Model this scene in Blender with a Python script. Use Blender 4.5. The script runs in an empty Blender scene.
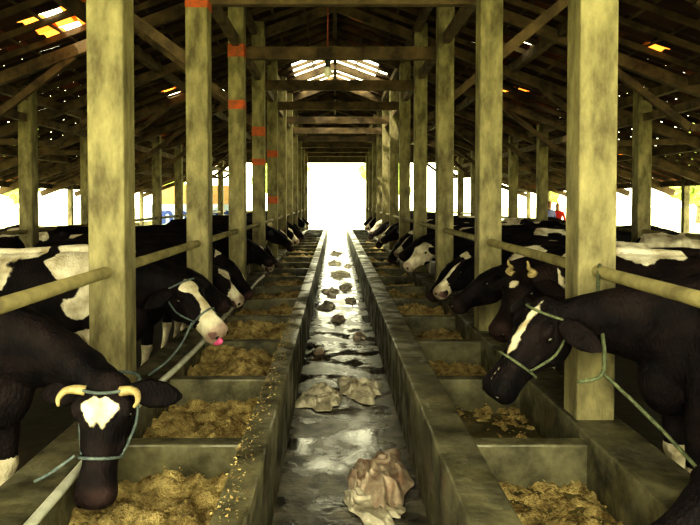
import bpy, bmesh, math, random
from mathutils import Vector, Matrix, noise
random.seed(7)
C = bpy.context.scene.collection
try:
    bpy.context.scene.view_settings.view_transform='Standard'
    bpy.context.scene.view_settings.look='High Contrast'
except Exception as e: print(e)

# ---------------------------------------------------------------- materials
def mat(name, c1, c2, rough=0.8, scale=4.0, bump=0.3, bscale=40.0, detail=6, rough2=None, rscale=1.5, metallic=0.0, stretch=None, spec=0.5):
    m=bpy.data.materials.new(name); m.use_nodes=True
    nt=m.node_tree; N=nt.nodes; L=nt.links
    b=N['Principled BSDF']; b.inputs['Metallic'].default_value=metallic
    b.inputs['Specular IOR Level'].default_value=spec
    mp=N.new('ShaderNodeMapping')
    g=N.new('ShaderNodeNewGeometry')
    L.new(g.outputs['Position'],mp.inputs['Vector'])
    if stretch: mp.inputs['Scale'].default_value=stretch
    n=N.new('ShaderNodeTexNoise'); n.inputs['Scale'].default_value=scale; n.inputs['Detail'].default_value=detail; n.inputs['Roughness'].default_value=0.65
    L.new(mp.outputs[0],n.inputs['Vector'])
    r=N.new('ShaderNodeValToRGB'); r.color_ramp.elements[0].position=0.35; r.color_ramp.elements[1].position=0.66
    r.color_ramp.elements[0].color=(*c1,1); r.color_ramp.elements[1].color=(*c2,1)
    L.new(n.outputs['Fac'],r.inputs[0]); L.new(r.outputs[0],b.inputs['Base Color'])
    if rough2 is not None:
        n3=N.new('ShaderNodeTexNoise'); n3.inputs['Scale'].default_value=rscale; n3.inputs['Detail'].default_value=5
        L.new(g.outputs['Position'],n3.inputs['Vector'])
        mr=N.new('ShaderNodeMapRange'); mr.inputs['From Min'].default_value=0.44; mr.inputs['From Max'].default_value=0.56
        mr.inputs['To Min'].default_value=rough; mr.inputs['To Max'].default_value=rough2
        L.new(n3.outputs['Fac'],mr.inputs[0]); L.new(mr.outputs[0],b.inputs['Roughness'])
    else: b.inputs['Roughness'].default_value=rough
    if bump>0:
        n2=N.new('ShaderNodeTexNoise'); n2.inputs['Scale'].default_value=bscale; n2.inputs['Detail'].default_value=5
        L.new(mp.outputs[0],n2.inputs['Vector'])
        bp=N.new('ShaderNodeBump'); bp.inputs['Strength'].default_value=bump; bp.inputs['Distance'].default_value=0.02
        L.new(n2.outputs['Fac'],bp.inputs['Height']); L.new(bp.outputs[0],b.inputs['Normal'])
    return m
M_post=mat('post_concrete',(0.085,0.072,0.036),(0.27,0.24,0.125),0.8,7,0.5,30,detail=9,stretch=(1,1,0.4))
M_curb=mat('curb_concrete',(0.03,0.028,0.018),(0.18,0.165,0.10),0.3,4.5,0.4,25,detail=9,rough2=0.8,rscale=4)
def aislemat():
    m=bpy.data.materials.new('aisle_wet_concrete'); m.use_nodes=True
    nt=m.node_tree; N=nt.nodes; L=nt.links; b=N['Principled BSDF']
    g=N.new('ShaderNodeNewGeometry')
    def nz(sc,det):
        n=N.new('ShaderNodeTexNoise'); n.inputs['Scale'].default_value=sc; n.inputs['Detail'].default_value=det; L.new(g.outputs['Position'],n.inputs['Vector']); return n.outputs['Fac']
    pud=N.new('ShaderNodeMapRange'); pud.inputs['From Min'].default_value=.44; pud.inputs['From Max'].default_value=.58; L.new(nz(3.0,8),pud.inputs[0])
    r=N.new('ShaderNodeValToRGB'); r.color_ramp.elements[0].position=.36; r.color_ramp.elements[1].position=.66
    r.color_ramp.elements[0].color=(.03,.026,.02,1); r.color_ramp.elements[1].color=(.17,.15,.115,1); L.new(nz(7,8),r.inputs[0])
    mx=N.new('ShaderNodeMix'); mx.data_type='RGBA'; mx.blend_type='MULTIPLY'; L.new(pud.outputs[0],mx.inputs[0]); L.new(r.outputs[0],mx.inputs[6]); mx.inputs[7].default_value=(.5,.5,.58,1)
    L.new(mx.outputs[2],b.inputs['Base Color'])
    rr=N.new('ShaderNodeMapRange'); rr.inputs['To Min'].default_value=.36; rr.inputs['To Max'].default_value=.08; L.new(pud.outputs[0],rr.inputs[0]); L.new(rr.outputs[0],b.inputs['Roughness'])
    bs=N.new('ShaderNodeMapRange'); bs.inputs['To Min'].default_value=.45; bs.inputs['To Max'].default_value=.05; L.new(pud.outputs[0],bs.inputs[0])
    bp=N.new('ShaderNodeBump'); bp.inputs['Distance'].default_value=.01; L.new(bs.outputs[0],bp.inputs['Strength']); L.new(nz(30,5),bp.inputs['Height']); L.new(bp.outputs[0],b.inputs['Normal'])
    return m
M_aisle=aislemat()
M_trough=mat('trough_floor',(0.05,0.042,0.018),(0.18,0.15,0.065),0.3,2.5,0.3,20,rough2=0.75,rscale=3)
M_stall=mat('stall_floor',(0.015,0.012,0.008),(0.055,0.043,0.025),0.5,2,0.4,10)
M_feed=mat('cattle_feed_bran',(0.15,0.10,0.035),(0.60,0.48,0.23),0.95,11,0.9,90,detail=9)
M_wood=mat('old_timber',(0.035,0.023,0.013),(0.14,0.097,0.05),0.85,3,0.4,40)
M_rail=mat('rail_timber',(0.10,0.085,0.04),(0.22,0.19,0.09),0.7,5,0.3,40)
M_pvc=mat('pvc_pipe',(0.36,0.36,0.30),(0.58,0.58,0.50),0.4,8,0.0)
M_ground=mat('pale_dirt',(0.42,0.42,0.22),(0.62,0.62,0.40),0.95,0.5,0.3,8)
M_cloth=mat('feed_sack_cloth',(0.30,0.26,0.19),(0.78,0.72,0.60),0.7,7,0.4,50)
M_cloth2=mat('pink_sack_cloth',(0.28,0.19,0.14),(0.66,0.57,0.46),0.4,6,0.4,50)
M_rope=mat('rope_green',(0.05,0.06,0.035),(0.14,0.16,0.09),0.9,30,0.5,120)
M_ropeb=mat('rope_blue',(0.05,0.07,0.075),(0.14,0.17,0.16),0.8,30,0.5,120)
M_horn=mat('horn',(0.20,0.15,0.07),(0.42,0.34,0.17),0.55,12,0.2)
M_eye=mat('eye',(0.008,0.006,0.005),(0.012,0.01,0.008),0.08,5,0.0)
M_hoof=mat('hoof',(0.03,0.025,0.02),(0.06,0.05,0.035),0.6,8,0.2)
M_tongue=mat('tongue',(0.55,0.08,0.22),(0.65,0.14,0.30),0.4,8,0.1)
M_sunpatch=mat('painted_sun_patch',(0.22,0.08,0.03),(0.50,0.10,0.02),0.8,12,0.2)  # orange sunlight through the roof tiles, put on the posts as colour
M_wire=mat('wire_red',(0.20,0.04,0.02),(0.3,0.07,0.03),0.6,9,0)
M_black=mat('black_plastic',(0.01,0.01,0.01),(0.02,0.02,0.02),0.5,5,0)
M_glass=mat('bulb_glass',(0.7,0.68,0.6),(0.8,0.78,0.7),0.15,5,0)
M_board=mat('tan_board',(0.24,0.15,0.06),(0.34,0.22,0.09),0.8,3,0.1)
M_banner=mat('banner_cloth',(0.30,0.38,0.46),(0.42,0.50,0.56),0.8,2,0.1)
M_ink=mat('banner_ink',(0.02,0.04,0.16),(0.03,0.06,0.22),0.8,5,0)
M_low=mat('low_wall_plaster',(0.30,0.29,0.16),(0.48,0.46,0.27),0.9,2,0.3)
M_gable=mat('gable_boards',(0.05,0.042,0.026),(0.13,0.105,0.055),0.9,3,0.3,30,stretch=(6,1,1))
M_leaf=mat('pale_foliage',(0.16,0.22,0.05),(0.34,0.42,0.14),0.8,3,0.5,6)
M_bark=mat('bark',(0.10,0.08,0.05),(0.22,0.18,0.12),0.9,3,0.5,12)

def cowmat():
    m=bpy.data.materials.new('cow_hide'); m.use_nodes=True
    nt=m.node_tree; N=nt.nodes; L=nt.links; b=N['Principled BSDF']
    tc=N.new('ShaderNodeTexCoord')
    def attr(n):
        a=N.new('ShaderNodeAttribute'); a.attribute_name=n; return a.outputs['Fac']
    n=N.new('ShaderNodeTexNoise'); n.inputs['Scale'].default_value=30; n.inputs['Detail'].default_value=5
    L.new(tc.outputs['Object'],n.inputs['Vector'])
    ma=N.new('ShaderNodeMath'); ma.operation='MULTIPLY_ADD'; L.new(n.outputs['Fac'],ma.inputs[0]); ma.inputs[1].default_value=0.034; L.new(attr('wf'),ma.inputs[2])
    mr=N.new('ShaderNodeMapRange'); mr.inputs['From Min'].default_value=0.012; mr.inputs['From Max'].default_value=0.022; L.new(ma.outputs[0],mr.inputs[0])
    n2=N.new('ShaderNodeTexNoise'); n2.inputs['Scale'].default_value=7; n2.inputs['Detail'].default_value=7
    L.new(tc.outputs['Object'],n2.inputs['Vector'])
    def ramp(a,bb):
        r=N.new('ShaderNodeValToRGB'); r.color_ramp.elements[0].color=(*a,1); r.color_ramp.elements[1].color=(*bb,1)
        r.color_ramp.elements[0].position=.35; r.color_ramp.elements[1].position=.65
        L.new(n2.outputs['Fac'],r.inputs[0]); return r.outputs[0]
    dk=ramp((0.002,0.0015,0.003),(0.014,0.009,0.010)); wh=ramp((0.36,0.30,0.20),(0.76,0.71,0.58)); br=ramp((0.03,0.013,0.008),(0.06,0.03,0.016)); pk=ramp((0.12,0.07,0.065),(0.32,0.19,0.17))
    def mix(f,a,c):
        x=N.new('ShaderNodeMix'); x.data_type='RGBA'; L.new(f,x.inputs[0]); L.new(a,x.inputs[6]); L.new(c,x.inputs[7]); return x.outputs[2]
    a=mix(attr('bf'),dk,br)
    a=mix(mr.outputs[0],a,wh)
    a=mix(attr('pf'),a,pk)
    L.new(a,b.inputs['Base Color']); b.inputs['Roughness'].default_value=0.7
    b.inputs['Specular IOR Level'].default_value=0.15
    mp=N.new('ShaderNodeMapping'); mp.inputs['Scale'].default_value=(1,1,.45); L.new(tc.outputs['Object'],mp.inputs['Vector'])
    n3=N.new('ShaderNodeTexNoise'); n3.inputs['Scale'].default_value=75; n3.inputs['Detail'].default_value=6
    L.new(mp.outputs[0],n3.inputs['Vector'])
    bp=N.new('ShaderNodeBump'); bp.inputs['Strength'].default_value=0.85; bp.inputs['Distance'].default_value=0.015
    L.new(n3.outputs['Fac'],bp.inputs['Height']); L.new(bp.outputs[0],b.inputs['Normal'])
    return m
M_cow=cowmat()

def tilemat(name, trans):
    m=bpy.data.materials.new(name); m.use_nodes=True
    nt=m.node_tree; N=nt.nodes; L=nt.links; b=N['Principled BSDF']
    at=N.new('ShaderNodeAttribute'); at.attribute_name='tv'
    r=N.new('ShaderNodeValToRGB'); e=r.color_ramp.elements
    if trans:
        e[0].color=(0.55,0.12,0.02,1); e[1].color=(0.85,0.38,0.08,1)
    else:
        e[0].color=(0.03,0.015,0.011,1); e[1].color=(0.28,0.09,0.035,1)
        x=e.new(0.6); x.color=(0.075,0.036,0.022,1)
    L.new(at.outputs['Fac'],r.inputs[0])
    L.new(r.outputs[0],b.inputs['Base Color']); b.inputs['Roughness'].default_value=0.9
    if trans:
        t=N.new('ShaderNodeBsdfTranslucent'); L.new(r.outputs[0],t.inputs[0])
        mx=N.new('ShaderNodeMixShader'); mx.inputs[0].default_value=0.35
        L.new(b.outputs[0],mx.inputs[1]); L.new(t.outputs[0],mx.inputs[2]); L.new(mx.outputs[0],N['Material Output'].inputs[0])
    return m
M_tile=tilemat('clay_tile',False); M_tileT=tilemat('thin_orange_tile',True)

# ---------------------------------------------------------------- helpers
def finish(bm,name,mats,smooth=False,bevel=0,loc=None):
    bmesh.ops.recalc_face_normals(bm,faces=bm.faces)
    me=bpy.data.meshes.new(name); bm.to_mesh(me); bm.free()
    for m in mats: me.materials.append(m)
    if smooth:
        for p in me.polygons: p.use_smooth=True
    o=bpy.data.objects.new(name,me); C.objects.link(o)
    if bevel:
        md=o.modifiers.new('bevel','BEVEL'); md.width=bevel; md.segments=2; md.limit_method='ANGLE'
    if loc: o.location=loc
    return o
def box(bm,x0,x1,y0,y1,z0,z1,mi=0):
    vs=[bm.verts.new((x,y,z)) for x in (x0,x1) for y in (y0,y1) for z in (z0,z1)]
    for f in ((0,1,3,2),(4,6,7,5),(0,4,5,1),(2,3,7,6),(0,2,6,4),(1,5,7,3)):
        bm.faces.new([vs[i] for i in f]).material_index=mi
def loftrings(bm,rings,mi=0,cap=True):
    R=[[bm.verts.new(p) for p in r] for r in rings]; n=len(R[0])
    for a,b in zip(R,R[1:]):
        for i in range(n):
            f=bm.faces.new((a[i],a[(i+1)%n],b[(i+1)%n],b[i])); f.material_index=mi; f.smooth=True
    if cap:
        bm.faces.new(R[0][::-1]).material_index=mi; bm.faces.new(R[-1]).material_index=mi
def ring(c,S,U,a,b,n=16,e=2.0):
    out=[]
    for i in range(n):
        t=2*math.pi*i/n; ct=math.cos(t); st=math.sin(t)
        x=math.copysign(abs(ct)**(2/e),ct); y=math.copysign(abs(st)**(2/e),st)
        out.append(Vector(c)+S*(a*x)+U*(b*y))
    return out
def tube(bm,pts,rad,mi=0,n=8):
    pts=[Vector(p) for p in pts]
    if not isinstance(rad,(list,tuple)): rad=[rad]*len(pts)
    rings=[];prev=None
    for i,p in enumerate(pts):
        t=(pts[min(i+1,len(pts)-1)]-pts[max(i-1,0)]).normalized()
        if prev is None:
            ref=Vector((0,0,1)) if abs(t.z)<0.9 else Vector((0,1,0))
        else: ref=prev
        S=t.cross(ref).normalized(); U=S.cross(t).normalized(); prev=U
        rings.append(ring(p,S,U,rad[i],rad[i],n))
    loftrings(bm,rings,mi)
def smoothpts(pts,k=6):
    pts=[Vector(p) for p in pts]; out=[]
    for i in range(len(pts)-1):
        p0=pts[max(i-1,0)];p1=pts[i];p2=pts[i+1];p3=pts[min(i+2,len(pts)-1)]
        for j in range(k):
            t=j/k
            out.append(0.5*((2*p1)+(p2-p0)*t+(2*p0-5*p1+4*p2-p3)*t*t+(3*p1-p0-3*p2+p3)*t**3))
    out.append(pts[-1]); return out
def beam(bm,p,q,w,h,mi=0):
    p=Vector(p);q=Vector(q);t=(q-p).normalized()
    ref=Vector((0,0,1)) if abs(t.z)<0.95 else Vector((0,1,0))
    S=t.cross(ref).normalized();U=S.cross(t).normalized()
    r=[]
    for c in (p,q): r.append([c+S*(w/2)*a+U*(h/2)*b for a,b in ((-1,-1),(1,-1),(1,1),(-1,1))])
    loftrings(bm,r,mi)
    for f in bm.faces: f.smooth=False
def ellipsoid(bm,c,M,r,mi=0,seg=14):
    res=bmesh.ops.create_uvsphere(bm,u_segments=seg,v_segments=seg//2+2,radius=1.0)
    for v in res['verts']:
        l=v.co; v.co=Vector(c)+M[0]*(l.x*r[0])+M[1]*(l.y*r[1])+M[2]*(l.z*r[2])
    for v in res['verts']:
        for f in v.link_faces: f.material_index=mi; f.smooth=True
AX=(Vector((1,0,0)),Vector((0,1,0)),Vector((0,0,1)))

# ---------------------------------------------------------------- cow
def make_cow_mesh(name,poll,nose,dors=(0.7,0,0.7),voxel=0.02,blaze='stripe',seed=0,thresh=0.12,freq=1.6,brown=0.0,halter=None,ctrl=None,horn=1,tongue=False,pink=0.5,body=None,hsc=1.0,hornpts=None):
    poll=Vector(poll); n=Vector(nose).normalized(); D=Vector(dors); D=(D-n*D.dot(n)).normalized(); S=n.cross(D).normalized()
    KU,KW=.92*hsc,1.06*hsc
    H=lambda u,s,v: poll+n*(u*KU)+S*(s*KW)+D*(v*KW)
    bm=bmesh.new(); X,Y,Z=AX
    tr=[(-1.63,1.10,.07,.10),(-1.58,1.07,.17,.21),(-1.42,1.03,.245,.285),(-1.2,.99,.265,.325),(-.9,.935,.30,.365),(-.6,.925,.315,.385),(-.3,.955,.29,.365),(-.08,.985,.235,.335),(.1,.985,.185,.29),(.2,.975,.12,.22)]
    loftrings(bm,[ring((x,0,z),Y,Z,a,b,20,2.25) for x,z,a,b in tr])
    tube(bm,[(-1.55,0,1.28),(-1.2,0,1.30),(-.7,0,1.29),(-.2,0,1.31),(.02,0,1.27)],[.04,.05,.045,.06,.05])
    for s in(-1,1):
        ellipsoid(bm,(-1.15,s*.2,1.2),AX,(.09,.07,.07))
        ellipsoid(bm,(-.02,s*.17,1.0),AX,(.12,.085,.24))
    A=Vector((-.1,0,1.03)); B=H(.05,0,-.125); Cc=Vector(ctrl) if ctrl else Vector((.36,0,poll.z*.5+.5))
    rings=[];K=18
    for i in range(K+1):
        t=i/K; p=A*(1-t)**2+Cc*2*t*(1-t)+B*t*t
        tg=((Cc-A)*2*(1-t)+(B-Cc)*2*t).normalized()
        up=(Vector((0,0,1))*(1-t)+D*t) ; Sd=tg.cross(up).normalized(); U=Sd.cross(tg)
        a=.175*(1-t)+.082*t; b=.30*(1-t)**1.3+.125*(1-(1-t)**1.3)
        w_=.007*math.sin(i*2.4) if i>5 else 0
        rings.append(ring(p,Sd,U,a+w_,b,16))
    loftrings(bm,rings)
    ellipsoid(bm,(.12,0,.80),AX,(.16,.12,.2))
    hs=[(-.06,.045,.04,-.065),(-.03,.08,.075,-.085),(.04,.104,.11,-.112),(.12,.117,.135,-.127),(.20,.096,.130,-.126),(.28,.072,.108,-.114),(.36,.064,.086,-.098),(.43,.073,.079,-.089),(.49,.085,.077,-.087),(.53,.074,.066,-.09),(.555,.042,.038,-.09)]
    loftrings(bm,[ring(H(u,0,v),S,D,a*KW,b*KW,18,2.6) for u,a,b,v in hs])
    for s in(-1,1):
        ellipsoid(bm,H(.11,s*.098,-.033),(n,S,D),(.055,.028,.024))
        ellipsoid(bm,H(.22,s*.078,-.10),(n,S,D),(.10,.022,.022))
        ellipsoid(bm,H(.14,s*.070,-.20),(n,S,D),(.10,.035,.06))
        ellipsoid(bm,H(.50,s*.047,-.05),(n,S,D),(.035,.03,.03))
    ellipsoid(bm,H(.46,0,-.155),(n,S,D),(.055,.05,.03))
    def leg(pts,s):
        loftrings(bm,[ring((x,s*y,z),X,Y,rx,ry,12) for x,y,z,rx,ry in pts])
    for s in(-1,1):
        dx=s*.03
        leg([(-.04,.13,1.02,.15,.07),(-.02,.17,.85,.15,.09),(.0+dx,.175,.68,.10,.075),(.03+dx,.17,.55,.07,.06),(.03+dx,.165,.43,.058,.055),(.035+dx,.165,.37,.06,.058),(.02+dx,.165,.29,.042,.042),(.0+dx,.165,.17,.038,.038),(.0+dx,.165,.11,.05,.048),(.03+dx,.165,.05,.055,.052),(.045+dx,.165,0,.07,.06)],s)
        leg([(-1.34,.13,1.1,.2,.09),(-1.28,.19,.92,.22,.11),(-1.2-dx,.20,.75,.18,.095),(-1.24-dx,.195,.63,.125,.075),(-1.36-dx,.18,.54,.085,.058),(-1.46-dx,.17,.46,.066,.05),(-1.46-dx,.17,.38,.052,.044),(-1.43-dx,.17,.25,.042,.04),(-1.42-dx,.17,.15,.042,.04),(-1.41-dx,.17,.10,.05,.048),(-1.38-dx,.17,.05,.055,.052),(-1.365-dx,.17,0,.07,.06)],s)
    ellipsoid(bm,(-1.12,0,.60),AX,(.20,.15,.14))
    for a in(-1,1):
        for b in(-1,1): tube(bm,[(-1.12+a*.07,b*.06,.52),(-1.12+a*.07,b*.06,.42)],[.025,.018])
    bmesh.ops.recalc_face_normals(bm,faces=bm.faces)
    me=bpy.data.meshes.new('tmp'); bm.to_mesh(me); bm.free()
    o=bpy.data.objects.new('tmp',me); C.objects.link(o)
    md=o.modifiers.new('r','REMESH'); md.mode='VOXEL'; md.voxel_size=voxel; md.use_smooth_shade=True
    sm=o.modifiers.new('s','SMOOTH'); sm.factor=.5; sm.iterations=int(.05/voxel)
    dg=bpy.context.evaluated_depsgraph_get(); dg.update()
    m2=bpy.data.meshes.new_from_object(o.evaluated_get(dg)); bpy.data.objects.remove(o)
    bm=bmesh.new(); bm.from_mesh(m2)
    for f in bm.faces: f.material_index=0; f.smooth=True
    lw=bm.verts.layers.float.new('wf'); lp=bm.verts.layers.float.new('pf'); lb=bm.verts.layers.float.new('bf')
    so=Vector((seed*7.3,seed*3.1,seed*5.7))
    for v in bm.verts:
        d=v.co-poll; u=d.dot(n)/KU; s=abs(d.dot(S))/KW; vv=d.dot(D)/KW
        head = -.04<u<.62 and s<.17 and -.3<vv<.06
        if head:
            dv=vv+.045
            if blaze=='heart':
                f=min(.050-abs(s-.022)*1.0-max(0,u-.12)*.62-max(0,.09-u)*1.6, dv)
            elif blaze=='stripe': f=min(.024-abs(u-.17)*.11-s+.008*math.sin(u*31), dv)
            elif blaze=='wide': f=min(.048+(.03 if u>.33 else 0)-max(0,.06-u)*.8-s+.02*math.sin(u*20)+.05*noise.noise(v.co*11+so), dv+.03+(.12 if u>.36 else 0))
            elif blaze=='full': f=.2+vv*.9+.25*noise.noise(v.co*9+so)
            elif blaze=='dot': f=min(.035-math.hypot(s,u-.12),dv)
            else: f=-.05
            v[lw]=f
            v[lp]=max(0,min(1,(u-.44)/.04))*pink
        else:
            x,y,z=v.co
            nn=noise.noise(v.co*freq+so)+.35*noise.noise(v.co*freq*2.6+so)
            if body: f=body(x,y,z,nn)
            else:
                f=(nn-thresh)*.3
                if z<.42: f=max(f,(.42-z)*.6)
            if u>-.22 and s<.3 and x>.25: f=-.05 if blaze!='full' else f
            v[lw]=f
        v[lb]=brown
    before=len(bm.verts)
    for s in(-1,1):
        rr=[]
        for k,(l,w,t) in enumerate([(0,.024,.018),(.04,.046,.014),(.09,.064,.011),(.15,.056,.009),(.19,.034,.008),(.215,.008,.004)]):
            rr.append(ring(H(.03+.10*l,s*(.083+l),-.07-.25*l-.6*l*l),n,D,w,t,10))
        loftrings(bm,rr,0)
    bm.verts.ensure_lookup_table()
    for v in bm.verts[before:]:
        v[lw]=-.05; v[lb]=brown
    if horn:
        for s in(-1,1):
            hp0=hornpts if hornpts else [(.0,.06,-.03),(-.015,.11,-.015),(-.03,.15*horn,.01),(-.075*horn,.175*horn,.045),(-.12*horn,.165*horn,.07)]
            hp=smoothpts([H(a_,s*b_,c_) for a_,b_,c_ in hp0],3)
            tube(bm,hp,[.024-.018*(i/(len(hp)-1))**1.2 for i in range(len(hp))],1,8)
    for s in(-1,1):
        ellipsoid(bm,H(.135,s*.109,-.068),(n,S,D),(.020,.012,.016),2)
        ellipsoid(bm,H(.535,s*.045,-.06),(n,S,D),(.014,.018,.018),2,8)
        for (cx,cy) in ((.05+s*.03,.165),(-1.36-s*.03,.17)):
            loftrings(bm,[ring((cx,s*cy,0),X,Y,.078,.064,10),ring((cx-.02,s*cy,.06),X,Y,.058,.054,10)],3)
    if tongue:
        tube(bm,smoothpts([H(.50,.02,-.12),H(.545,.03,-.115),H(.57,.035,-.08),H(.565,.03,-.05)],3),[.022]*9+[.012],5,8)
    tl=smoothpts([(-1.58,0,1.24),(-1.66,0,1.15),(-1.68,.01,.9),(-1.67,.03,.65),(-1.66,.03,.5),(-1.66,.04,.32)],4)
    b4=len(bm.verts)
    tube(bm,tl,[.035-.018*min(1,i/10)+(.03 if 15<i<19 else 0) for i in range(len(tl))],0,8)
    bm.verts.ensure_lookup_table()
    for v in bm.verts[b4:]: v[lw]=-.05; v[lb]=brown
    if halter is not None:
        rg=ring(H(.33,0,-.10),S,D,.078*KW,.104*KW,20,2.3); tube(bm,rg+[rg[0]],.0075,4,6)
        rg=ring(H(-.01,0,-.12),S,(D+n*.35).normalized(),.112*KW,.145*KW,20,2.2); tube(bm,rg+[rg[0]],.0075,4,6)
        for s in(-1,1): tube(bm,smoothpts([H(.33,s*.078,-.10),H(.18,s*.116,-.14),H(.02,s*.115,-.12)],4),.0075,4,6)
    m3=bpy.data.meshes.new(name)
    for m in (M_cow,M_horn,M_eye,M_hoof,halter if halter else M_rope,M_tongue): m3.materials.append(m)
    bm.to_mesh(m3); bm.free()
    return m3,H
def put_cow(me,x,y,left=True,rot=0,scale=1.0,z=0.0):
    o=bpy.data.objects.new('dairy_cow',me); C.objects.link(o)
    o.location=(x,y,z); o.rotation_euler=(0,0,math.radians((0 if left else 180)+rot)); o.scale=(scale,)*3
    return o
m1,_=make_cow_mesh('cow_a',(.70,-.26,.90),(-.02,-.30,-.95),(.02,-.95,.3),.013,'heart',3,.6,halter=M_ropeb,ctrl=(.45,.0,1.02),horn=1,pink=.08,hsc=1.02,
    hornpts=[(.035,.07,-.03),(.03,.115,-.02),(.04,.145,.0),(.075,.158,.02),(.105,.148,.035)])
put_cow(m1,-1.72,3.08,True)
m2_,_=make_cow_mesh('cow_b',(.56,-.03,1.12),(.62,-.26,-.68),(.55,-.45,.5),.013,'wide',5,.0,2.4,halter=M_ropeb,horn=0,tongue=True,pink=.7,body=lambda x,y,z,nn:(.06-nn)*.3 if x<.02 else -.04,hsc=1.06)
put_cow(m2_,-1.70,4.92,True)
m3,_=make_cow_mesh('cow_c',(.79,.02,1.18),(.56,.10,-.79),(.7,.42,.5),.013,'stripe',9,.6,halter=M_rope,ctrl=(.38,0,1.12),horn=0,pink=.0,hsc=1.03)
put_cow(m3,1.82,3.28,False,0)
m4,_=make_cow_mesh('cow_d',(.50,.05,1.18),(.5,.45,-.75),(.6,.5,.4),.016,'dot',12,.45,brown=.12,horn=.45,pink=.1)
put_cow(m4,1.83,4.72,False)
m5,_=make_cow_mesh('cow_k',(.62,0,.76),(.75,0,-.65),voxel=.018,blaze='none',seed=21,thresh=.6,horn=.7,pink=.1,ctrl=(.45,0,.9))
put_cow(m5,2.06,2.34,False)
gen=[]
gen.append(make_cow_mesh('cow_e',(.62,0,.95),(.55,0,-.83),voxel=.022,blaze='stripe',seed=2,thresh=.3,horn=0,pink=.2)[0])
gen.append(make_cow_mesh('cow_f',(.62,.05,1.12),(.66,.40,-.62),dors=(.6,.4,.5),voxel=.022,blaze='full',seed=4,thresh=.15,horn=0)[0])
gen.append(make_cow_mesh('cow_g',(.60,0,1.12),(.72,.20,-.65),voxel=.022,blaze='wide',seed=6,thresh=.25,horn=0)[0])
gen.append(make_cow_mesh('cow_h',(.55,0,1.16),(.8,.0,-.6),voxel=.022,blaze='none',seed=8,thresh=.4,horn=0,pink=.1)[0])
gen.append(make_cow_mesh('cow_i',(.62,0,1.05),(.6,.35,-.7),voxel=.022,blaze='full',seed=11,thresh=-.25,horn=0)[0])
gen.append(make_cow_mesh('cow_j',(.58,0,1.02),(.62,-.25,-.72),dors=(.6,-.4,.5),voxel=.022,blaze='wide',seed=14,thresh=.1,freq=2,horn=0)[0])
for i,y in enumerate([5.75,7.15,8.2,9.6,10.6,12.1,13.1,14.6,15.7,17.1,18.2,19.7,20.8,22.3,24.5]):
    put_cow(gen[[3,5,0,3,5,0,3,2,0,5,3,0,0,2,3][i]],-1.78-.04*(i%3),y,True,random.uniform(-4,4),random.uniform(.93,1.0))
for i,y in enumerate([5.66,7.0,8.0,9.5,10.4,11.9,12.9,14.5,15.6,17.0,18.1,19.5,20.6,22.1,24.4]):
    put_cow(gen[[3,2,0,1,3,2,0,3,2,0,3,1,0,2,3][i]],1.88+.04*(i%3),y,False,random.uniform(-4,4),random.uniform(.93,1.0))
for i,y in enumerate([5.4,7.9,10.5]):
    put_cow(gen[[3,0,3][i]],-5.75,y+.9,False,random.uniform(-5,5),.93)
for i,y in enumerate([6.6,9.1,11.6,14.2,16.7]):
    put_cow(gen[[0,4,3,0,2][i]],5.75,y,True,random.uniform(-5,5),.93)

# ---------------------------------------------------------------- shell
YE=30.0; Y0=-1.5
LX0,LX1=-.33,-.47
RX0,RX1=.495,.70
LB0,LB1=-1.19,-1.46
RB0,RB1=1.33,1.62
bm=bmesh.new(); box(bm,-80,80,-60,140,-.3,-.06); finish(bm,'ground',[M_ground])
bm=bmesh.new(); box(bm,LX0-.01,RX0+.01,Y0,YE,-.05,0); finish(bm,'floor',[M_aisle])
bm=bmesh.new(); box(bm,-8.7,LB1+.01,Y0,YE,-.05,0); box(bm,RB1-.01,8.7,Y0,YE,-.05,0); finish(bm,'stall_floor',[M_stall])
def trough(name,xa,xb,xc,xd):
    sg=1 if xb>0 else -1
    bm=bmesh.new()
    def bx(a,b,*r): box(bm,min(a,b),max(a,b),*r)
    bx(xa,xb,Y0,YE-1,-.04,.50); bx(xc,xd,Y0,YE-1,-.04,.46)
    bx(xb-.01*sg,xc+.01*sg,Y0,YE-1,-.04,.18,1)
    y=3.45-2.5
    while y<YE-1.2:
        bx(xb-.01*sg,xc+.01*sg,y-.055,y+.055,.1,.41); y+=1.25
    return finish(bm,name,[M_curb,M_trough],bevel=.012)
trough('feed_trough',LX0,LX1,LB0,LB1); trough('feed_trough',RX0,RX1,RB0,RB1)
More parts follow.
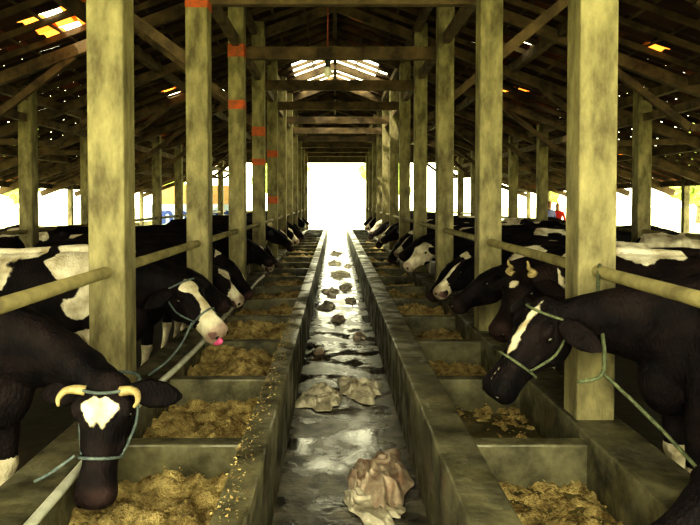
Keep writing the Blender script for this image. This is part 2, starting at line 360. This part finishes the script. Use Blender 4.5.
def feed(name,x0,x1,cells,spill=None):
    bm=bmesh.new()
    for (ya,yb,h,cover) in cells:
        nx,ny=34,50; g=[]
        for i in range(nx+1):
            row=[]
            for j in range(ny+1):
                x=x0+(x1-x0)*i/nx; y=ya+(yb-ya)*j/ny
                p=Vector((x*3,y*3,h*9)); q=Vector((x*12,y*12,1))
                z=.185+h*(.7+1.0*noise.noise(p))+.05*noise.noise(q)+.028*noise.noise(q*2.3)+.015*noise.noise(q*4.6)
                z-=cover*max(0,noise.noise(p*.6+Vector((9,9,9))))*.4
                row.append(bm.verts.new((x,y,max(.10,z))))
            g.append(row)
        for i in range(nx):
            for j in range(ny): bm.faces.new((g[i][j],g[i+1][j],g[i+1][j+1],g[i][j+1])).smooth=True
        if ya<9:
            for k in range(700):
                i=random.randrange(nx);j=random.randrange(ny); c=g[i][j].co+Vector((random.uniform(-.02,.02),random.uniform(-.02,.02),.006)); r=random.uniform(.005,.016)
                vs=[bm.verts.new(c+Vector((random.uniform(-r,r),random.uniform(-r,r),random.uniform(-r*.4,r)))) for _ in range(4)]
                for a in((0,1,2),(0,1,3),(1,2,3),(0,2,3)): bm.faces.new([vs[b] for b in a])
    if spill:
        for (xa,xb,ya,yb,cnt,z) in spill:
            for k in range(cnt):
                c=Vector((random.triangular(xa,xb,xb),random.uniform(ya,yb),z+.004)); r=random.uniform(.004,.011)
                vs=[bm.verts.new(c+Vector((random.uniform(-r,r),random.uniform(-r,r),random.uniform(-r*.3,r)))) for _ in range(4)]
                for a in((0,1,2),(0,1,3),(1,2,3),(0,2,3)): bm.faces.new([vs[b] for b in a])
    return finish(bm,name,[M_feed])
ys=[.95+1.25*i for i in range(22)]
hl=[.07,.08,.10,.17,.15,.15,.14]
feed('cattle_feed',LB0+.005,LX1-.005,[(ys[i]+.056,ys[i+1]-.056,hl[min(i,6)],.1) for i in range(16)],[(LX0-.02,LX1-.0,2.2,7.5,900,.5)])
feed('cattle_feed',RX1+.005,RB0-.005,[(ys[i]+.056,ys[i+1]-.056,[.0,.01,.0,.03,.10,.16,.15][min(i,6)],.15) for i in range(16)])

def posts(x,y0,w,top,n,name,base=True,marks=None):
    for k in range(n):
        y=y0+2.5*k
        if y>YE: break
        bm=bmesh.new(); box(bm,-w/2,w/2,-w/2,w/2,-.04,top(x)-.03)
        if base: box(bm,-w/2-.03,w/2+.03,-w/2-.03,w/2+.03,-.04,.40)
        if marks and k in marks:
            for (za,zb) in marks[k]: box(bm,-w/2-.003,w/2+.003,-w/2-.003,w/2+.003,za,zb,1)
        finish(bm,name,[M_post,M_sunpatch],bevel=.012,loc=(x,y,0))
roofz=lambda x:5.3-.365*abs(x)
LP,RP=-1.33,1.47
mk={1:[(3.54,3.64)],2:[(2.92,3.05),(3.62,3.80)],3:[(2.8,2.97),(2.3,2.42)],4:[(2.6,2.75),(1.62,1.78)]}  # height ranges of the painted sunlight bands, per left post
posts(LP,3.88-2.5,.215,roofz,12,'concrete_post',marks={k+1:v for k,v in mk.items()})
posts(RP,3.74-2.5,.215,roofz,12,'concrete_post')
posts(-4.9,2.9,.22,roofz,11,'concrete_post',False)
posts(4.9,2.9,.22,roofz,11,'concrete_post',False)
posts(-8.3,2.9,.14,roofz,11,'concrete_post',False)
posts(8.3,2.9,.14,roofz,11,'concrete_post',False)
bm=bmesh.new(); tube(bm,[(LP,Y0,1.28),(LP,YE-1,1.28)],.034,0,10); finish(bm,'stall_rail',[M_rail])
bm=bmesh.new(); tube(bm,[(RP,Y0,1.30),(RP,YE-1,1.30)],.034,0,10); finish(bm,'stall_rail',[M_rail])
for s in(-1,1):
    bm=bmesh.new(); tube(bm,[(s*4.9,Y0,1.2),(s*4.9,YE-1,1.2)],.035,0,8); finish(bm,'stall_rail',[M_rail])
    bm=bmesh.new(); box(bm,s*8.5-.08,s*8.5+.08,Y0,YE,-.06,.75); finish(bm,'wall_left' if s<0 else 'wall_right',[M_low],bevel=.01)
bm=bmesh.new(); tube(bm,smoothpts([(-1.15+.012*math.sin(y*1.3),y,.485+.012*math.sin(y*2.1)) for y in [0+.8*i for i in range(14)]],2),.021,0,8); finish(bm,'water_pipe',[M_pvc])

# roof tiles
verts=[];faces=[];mi=[];tv=[]
tw,tl=.26,.30
for s in(-1,1):
    nr=int(8.8/tw); nc=int((YE-Y0)/tl)
    for i in range(nr):
        for j in range(nc):
            xa=i*tw; xb=xa+tw+.06; ya=Y0+j*tl; yb=ya+tl
            xm=xa+tw/2; ym=ya+tl/2
            if xm<1.1 and 14.9<ym<19.4: continue
            tr=0
            def near(x,y,r): return s*xm<x+r and s*xm>x-r and abs(ym-y)<r
            if near(-3.5,8.5,.45) or near(-3.46,14,.3): 
                tr=1
                if random.random()<.14: continue
            if near(2.9,10.5,.3) and random.random()<.3: continue
            if random.random()<.0035 and i>1: continue
            if random.random()<.006: tr=1
            zo=random.uniform(0,.003)
            b=len(verts)
            K=4
            for k in range(K+1):
                y=ya+(yb-ya)*k/K*1.02; cz=.02*math.sin(math.pi*2*k/K)
                verts.append((s*xa,y,roofz(xa)+.02+cz+zo)); verts.append((s*xb,y,roofz(xb)+.036+cz+zo))
            val=random.random()
            val=min(1,max(0,val*.6+.5*noise.noise(Vector((xm*s*.8,ym*.8,0)))+.15))
            for k in range(K):
                faces.append((b+2*k,b+2*k+1,b+2*k+3,b+2*k+2)); mi.append(tr)
            tv+= [val]*(2*K+2)
me=bpy.data.meshes.new('ceiling'); me.from_pydata(verts,[],faces); me.update()
a=me.attributes.new('tv','FLOAT','POINT'); a.data.foreach_set('value',tv)
me.materials.append(M_tile); me.materials.append(M_tileT); me.polygons.foreach_set('material_index',mi)
C.objects.link(bpy.data.objects.new('ceiling',me))
bm=bmesh.new()
for s in(-1,1):
    x=.55
    while x<8.7:
        beam(bm,(s*x,Y0,roofz(x)-.005),(s*x,YE,roofz(x)-.005),.04,.025); x+=.52
    for x in(1.4,3.1,4.9,6.7,8.3): beam(bm,(s*x,Y0,roofz(x)-.17),(s*x,YE,roofz(x)-.17),.10,.14)
beam(bm,(0,Y0,5.19),(0,YE,5.19),.08,.14)
finish(bm,'roof_purlins',[M_wood])
bm=bmesh.new(); y=Y0+.3
while y<YE:
    for s in(-1,1): beam(bm,(0,y,5.3-.06),(s*8.7,y,roofz(8.7)-.06),.05,.08)
    y+=.625
finish(bm,'roof_rafters',[M_wood])
bm=bmesh.new()
beam(bm,(LP-.15,0,3.72),(RP+.15,0,3.72),.10,.17)
for s,p in((-1,LP),(1,RP)):
    beam(bm,(0,0,5.1),(s*8.6,0,roofz(8.6)-.28),.10,.16)
    beam(bm,(p,0,3.0),(s*2.7,0,roofz(2.7)-.3),.07,.10)
    beam(bm,(s*4.9,0,2.7),(s*3.6,0,roofz(3.6)-.3),.07,.10)
    beam(bm,(s*4.9,0,2.7),(s*6.2,0,roofz(6.2)-.3),.07,.10)
me=bpy.data.meshes.new('roof_truss'); bmesh.ops.recalc_face_normals(bm,faces=bm.faces); bm.to_mesh(me); bm.free(); me.materials.append(M_wood)
for k in range(12):
    o=bpy.data.objects.new('roof_truss',me); o.location=(0,3.86-2.5+2.5*k+.16,0); C.objects.link(o)
bm=bmesh.new()
for x in(LP,RP): beam(bm,(x,Y0,3.83),(x,YE,3.83),.09,.13)
for x in(-4.9,4.9): beam(bm,(x,Y0,3.0),(x,YE,3.0),.08,.12)
finish(bm,'longitudinal_beams',[M_wood])
bm=bmesh.new()
pts=[(-5,3.4),(5,3.4),(5,roofz(5)-.02),(0,5.28),(-5,roofz(5)-.02)]
loftrings(bm,[[Vector((x,YE-.05,z)) for x,z in pts],[Vector((x,YE-.0,z)) for x,z in pts]])
for f in bm.faces: f.smooth=False
finish(bm,'wall_far_gable',[M_gable])

def cloth(name,x,y,rx,ry,h,seed,m,rot=0):
    bm=bmesh.new(); NR,NT=48,150; sv=Vector((seed*3.3,seed*1.7,0)); rings=[]
    for i in range(NR+1):
        r=i/NR; row=[]
        for j in range(NT):
            t=2*math.pi*j/NT; ct,st=math.cos(t),math.sin(t)
            e=1+.7*noise.noise(Vector((ct*1.1,st*1.1,seed)))+.22*noise.noise(Vector((ct*3,st*3,seed+4)))
            px=rx*r*e*ct; py=ry*r*e*st
            q=Vector((px*7,py*4,seed))+sv
            wv=Vector((noise.noise(q*1.1),noise.noise(q*1.1+Vector((7,7,7))),0))*.9
            f1=noise.noise(q+wv); f2=noise.noise((q+wv)*2.2+Vector((5,5,5)))
            ridge=math.exp(-(f1*5.5)**2); ridge2=math.exp(-(f2*4.5)**2)
            z=.006+h*(1-r**5)*(.12+.5*ridge+.3*ridge2+.25*max(0,noise.noise(q*.7)))
            row.append((px,py,max(.004,z)))
        rings.append(row)
    R=[[bm.verts.new(p) for p in row] for row in rings[1:]]
    c=bm.verts.new(rings[0][0])
    for j in range(NT): bm.faces.new((c,R[0][j],R[0][(j+1)%NT]))
    for a,b in zip(R,R[1:]):
        for j in range(NT): bm.faces.new((a[j],b[j],b[(j+1)%NT],a[(j+1)%NT]))
    o=finish(bm,name,[m],smooth=True,loc=(x,y,0)); o.rotation_euler.z=rot; return o
cloth('feed_sack',-.12,5.55,.18,.38,.075,1,M_cloth)
cloth('feed_sack',.23,5.75,.20,.38,.075,2,M_cloth,.3)
cloth('feed_sack',.27,3.95,.20,.42,.10,3,M_cloth2,-.1)
cloth('feed_sack',.20,3.55,.14,.24,.06,8,M_cloth,.4)
for i,(x,y,rx,ry) in enumerate([(-.08,11.9,.15,.7),(.12,14.8,.22,.9),(.22,12.6,.14,.7),(.05,9.2,.10,.3),(-.12,10.4,.12,.5),(.26,10.9,.09,.35),(.30,8.0,.08,.22),(.0,17.5,.2,.8),(.32,16.6,.1,.5),(-.18,7.2,.06,.14),(.05,20.5,.2,.9)]):
    cloth('feed_sack',x,y,rx,ry,.05,11+i,M_cloth if i%3 else M_cloth2)

def rope(pts,m,r=.009):
    bm=bmesh.new(); tube(bm,smoothpts(pts,6),r,0,6); finish(bm,'lead_rope',[m])
rope([(1.47,3.60,1.34),(1.38,3.40,1.2),(1.33,3.22,1.05),(1.27,3.06,.88),(1.14,3.02,.85)],M_rope,.011)
rope([(1.27,3.06,.88),(1.36,2.93,.78),(1.46,2.8,.66),(1.56,2.65,.52)],M_rope)
rope([(-1.05,4.75,.80),(-1.12,4.7,.65),(-1.2,4.6,.55),(-1.3,4.5,.48)],M_ropeb)
rope([(-1.10,2.72,.62),(-1.19,2.68,.56),(-1.26,2.7,.52),(-1.30,2.85,.47)],M_ropeb,.007)

bm=bmesh.new()
tube(bm,[(-.10,9.04,5.1),(-.10,9.04,3.62)],.012,2,6); tube(bm,[(-.1,9.04,3.68),(-.1,9.04,3.54)],.038,0,10)
ellipsoid(bm,(-.1,9.04,3.47),AX,(.06,.06,.08),1)
finish(bm,'hanging_bulb',[M_black,M_glass,M_wire])

bm=bmesh.new(); box(bm,-8.6,-4.6,31,31.05,1.5,2.4,0); 
for x in(-8.4,-4.8): box(bm,x-.05,x+.05,31.05,31.15,-.1,2.5,0)
box(bm,-8.9,-4.3,30.96,31.0,.3,1.5,1)
b=finish(bm,'notice_banner',[M_board,M_banner])
def text(s,x,y,z,size,parent):
    cu=bpy.data.curves.new('lettering','FONT'); cu.body=s; cu.size=size; cu.extrude=.01; cu.offset=.03; cu.materials.append(M_ink)
    o=bpy.data.objects.new('lettering',cu); C.objects.link(o); o.location=(x,y,z); o.rotation_euler=(math.pi/2,0,0); o.parent=parent
text('no',-8.3,30.94,.6,1.25,b); text('aaa',-6.5,30.94,.6,1.25,b)

# pale trees outside
def tree(x,y,h,seed):
    rnd=random.Random(seed); bm=bmesh.new()
    tube(bm,smoothpts([(0,0,-.1),(.1,0,h*.25),(-.05,.1,h*.5),(.1,0,h*.7)],3),[.28-.018*i for i in range(10)],1,8)
    for k in range(26):
        a=rnd.uniform(0,6.28); r=rnd.uniform(0,h*.32); z=h*rnd.uniform(.35,1.0); s=h*rnd.uniform(.09,.16)
        res=bmesh.ops.create_icosphere(bm,subdivisions=3,radius=s)
        c=Vector((math.cos(a)*r,math.sin(a)*r,z))
        for v in res['verts']: v.co=c+v.co*(1+.5*noise.noise(v.co*3+c))
    finish(bm,'tree',[M_leaf,M_bark],loc=(x,y,-.06))
for i,(x,y,h) in enumerate([(-5.5,62,7),(5.2,66,6.5),(-13,50,6),(-22,46,7),(17,52,6),(28,50,7),(-31,38,6),(36,40,6)]): tree(x,y,h,i)

def person(name,x,y,shirt,pants,rot,h=1.62):
    bm=bmesh.new(); sk=bm.verts.layers.skin.verify()
    P=[((0,0,.92),.13,.10),((0,0,1.12),.12,.09),((0,0,1.34),.16,.10),((0,0,1.45),.055,.055),((0,0,1.52),.06,.07),((0,-.01,1.60),.075,.09),((0,0,1.69),.06,.07),
       ((.17,0,1.37),.05,.05),((.23,.02,1.12),.042,.042),((.22,-.08,.90),.032,.032),((.22,-.12,.80),.035,.02),
       ((-.17,0,1.37),.05,.05),((-.23,.02,1.12),.042,.042),((-.20,-.12,.92),.032,.032),((-.19,-.17,.83),.035,.02),
       ((.09,0,.86),.085,.09),((.10,-.01,.48),.055,.06),((.10,.02,.08),.04,.04),((.11,-.12,.035),.04,.03),
       ((-.09,0,.86),.085,.09),((-.11,-.02,.48),.055,.06),((-.12,.03,.08),.04,.04),((-.13,-.10,.035),.04,.03)]
    vs=[]
    for p,a,b2 in P:
        v=bm.verts.new(p); v[sk].radius=(a,b2); vs.append(v)
    vs[0][sk].use_root=True
    for a,b2 in((0,1),(1,2),(2,3),(3,4),(4,5),(5,6),(2,7),(7,8),(8,9),(9,10),(2,11),(11,12),(12,13),(13,14),(0,15),(15,16),(16,17),(17,18),(0,19),(19,20),(20,21),(21,22)): bm.edges.new((vs[a],vs[b2]))
    m=bpy.data.materials.new(name+'_clothes'); m.use_nodes=True; nt=m.node_tree
    tc=nt.nodes.new('ShaderNodeTexCoord'); sp=nt.nodes.new('ShaderNodeSeparateXYZ'); nt.links.new(tc.outputs['Object'],sp.inputs[0])
    dv=nt.nodes.new('ShaderNodeMath'); dv.operation='DIVIDE'; dv.inputs[1].default_value=1.8; nt.links.new(sp.outputs[2],dv.inputs[0])
    r=nt.nodes.new('ShaderNodeValToRGB'); r.color_ramp.interpolation='CONSTANT'; e=r.color_ramp.elements
    e[0].color=(.03,.02,.02,1); e[1].position=.05; e[1].color=(*pants,1)
    for p,c in((.52,shirt),(.80,(.30,.16,.09)),(.93,(.015,.012,.01))):
        x_=e.new(p); x_.color=(*c,1)
    nt.links.new(dv.outputs[0],r.inputs[0]); nt.links.new(r.outputs[0],nt.nodes['Principled BSDF'].inputs['Base Color'])
    me=bpy.data.meshes.new(name); bm.to_mesh(me); bm.free(); me.materials.append(m)
    o=bpy.data.objects.new(name,me); C.objects.link(o); o.location=(x,y,0); o.rotation_euler.z=rot
    s=o.modifiers.new('skin','SKIN'); s.use_smooth_shade=True; o.modifiers.new('sub','SUBSURF').levels=2
    o.modifiers['sub'].render_levels=2; o.scale=(h/1.76,)*3
person('man',6.42,19.5,(.03,.04,.16),(.02,.03,.08),0.3,1.74)
person('woman',6.78,19.8,(.60,.03,.02),(.05,.03,.03),-.4,1.68)

# ---------------------------------------------------------------- light
w=bpy.data.worlds.new('World'); bpy.context.scene.world=w; w.use_nodes=True
bg=w.node_tree.nodes['Background']; bg.inputs[0].default_value=(1.0,0.97,0.66,1); bg.inputs[1].default_value=8.8
sd=bpy.data.lights.new('sun','SUN'); sd.energy=6; sd.angle=.02; sd.color=(1,.93,.7)
so=bpy.data.objects.new('sun',sd); C.objects.link(so); so.rotation_euler=(math.radians(28),math.radians(-24),0)

cd=bpy.data.cameras.new('camera'); cam=bpy.data.objects.new('camera',cd); C.objects.link(cam)
cd.sensor_width=36; cd.lens=650/700*36; cd.clip_end=400
pt=math.radians(1.5); cam.location=(0,0,1.7); cam.rotation_euler=(math.pi/2-pt,0,0)
cd.shift_x=15/700; cd.shift_y=-(62.5-650*math.tan(pt))/700
bpy.context.scene.camera=cam
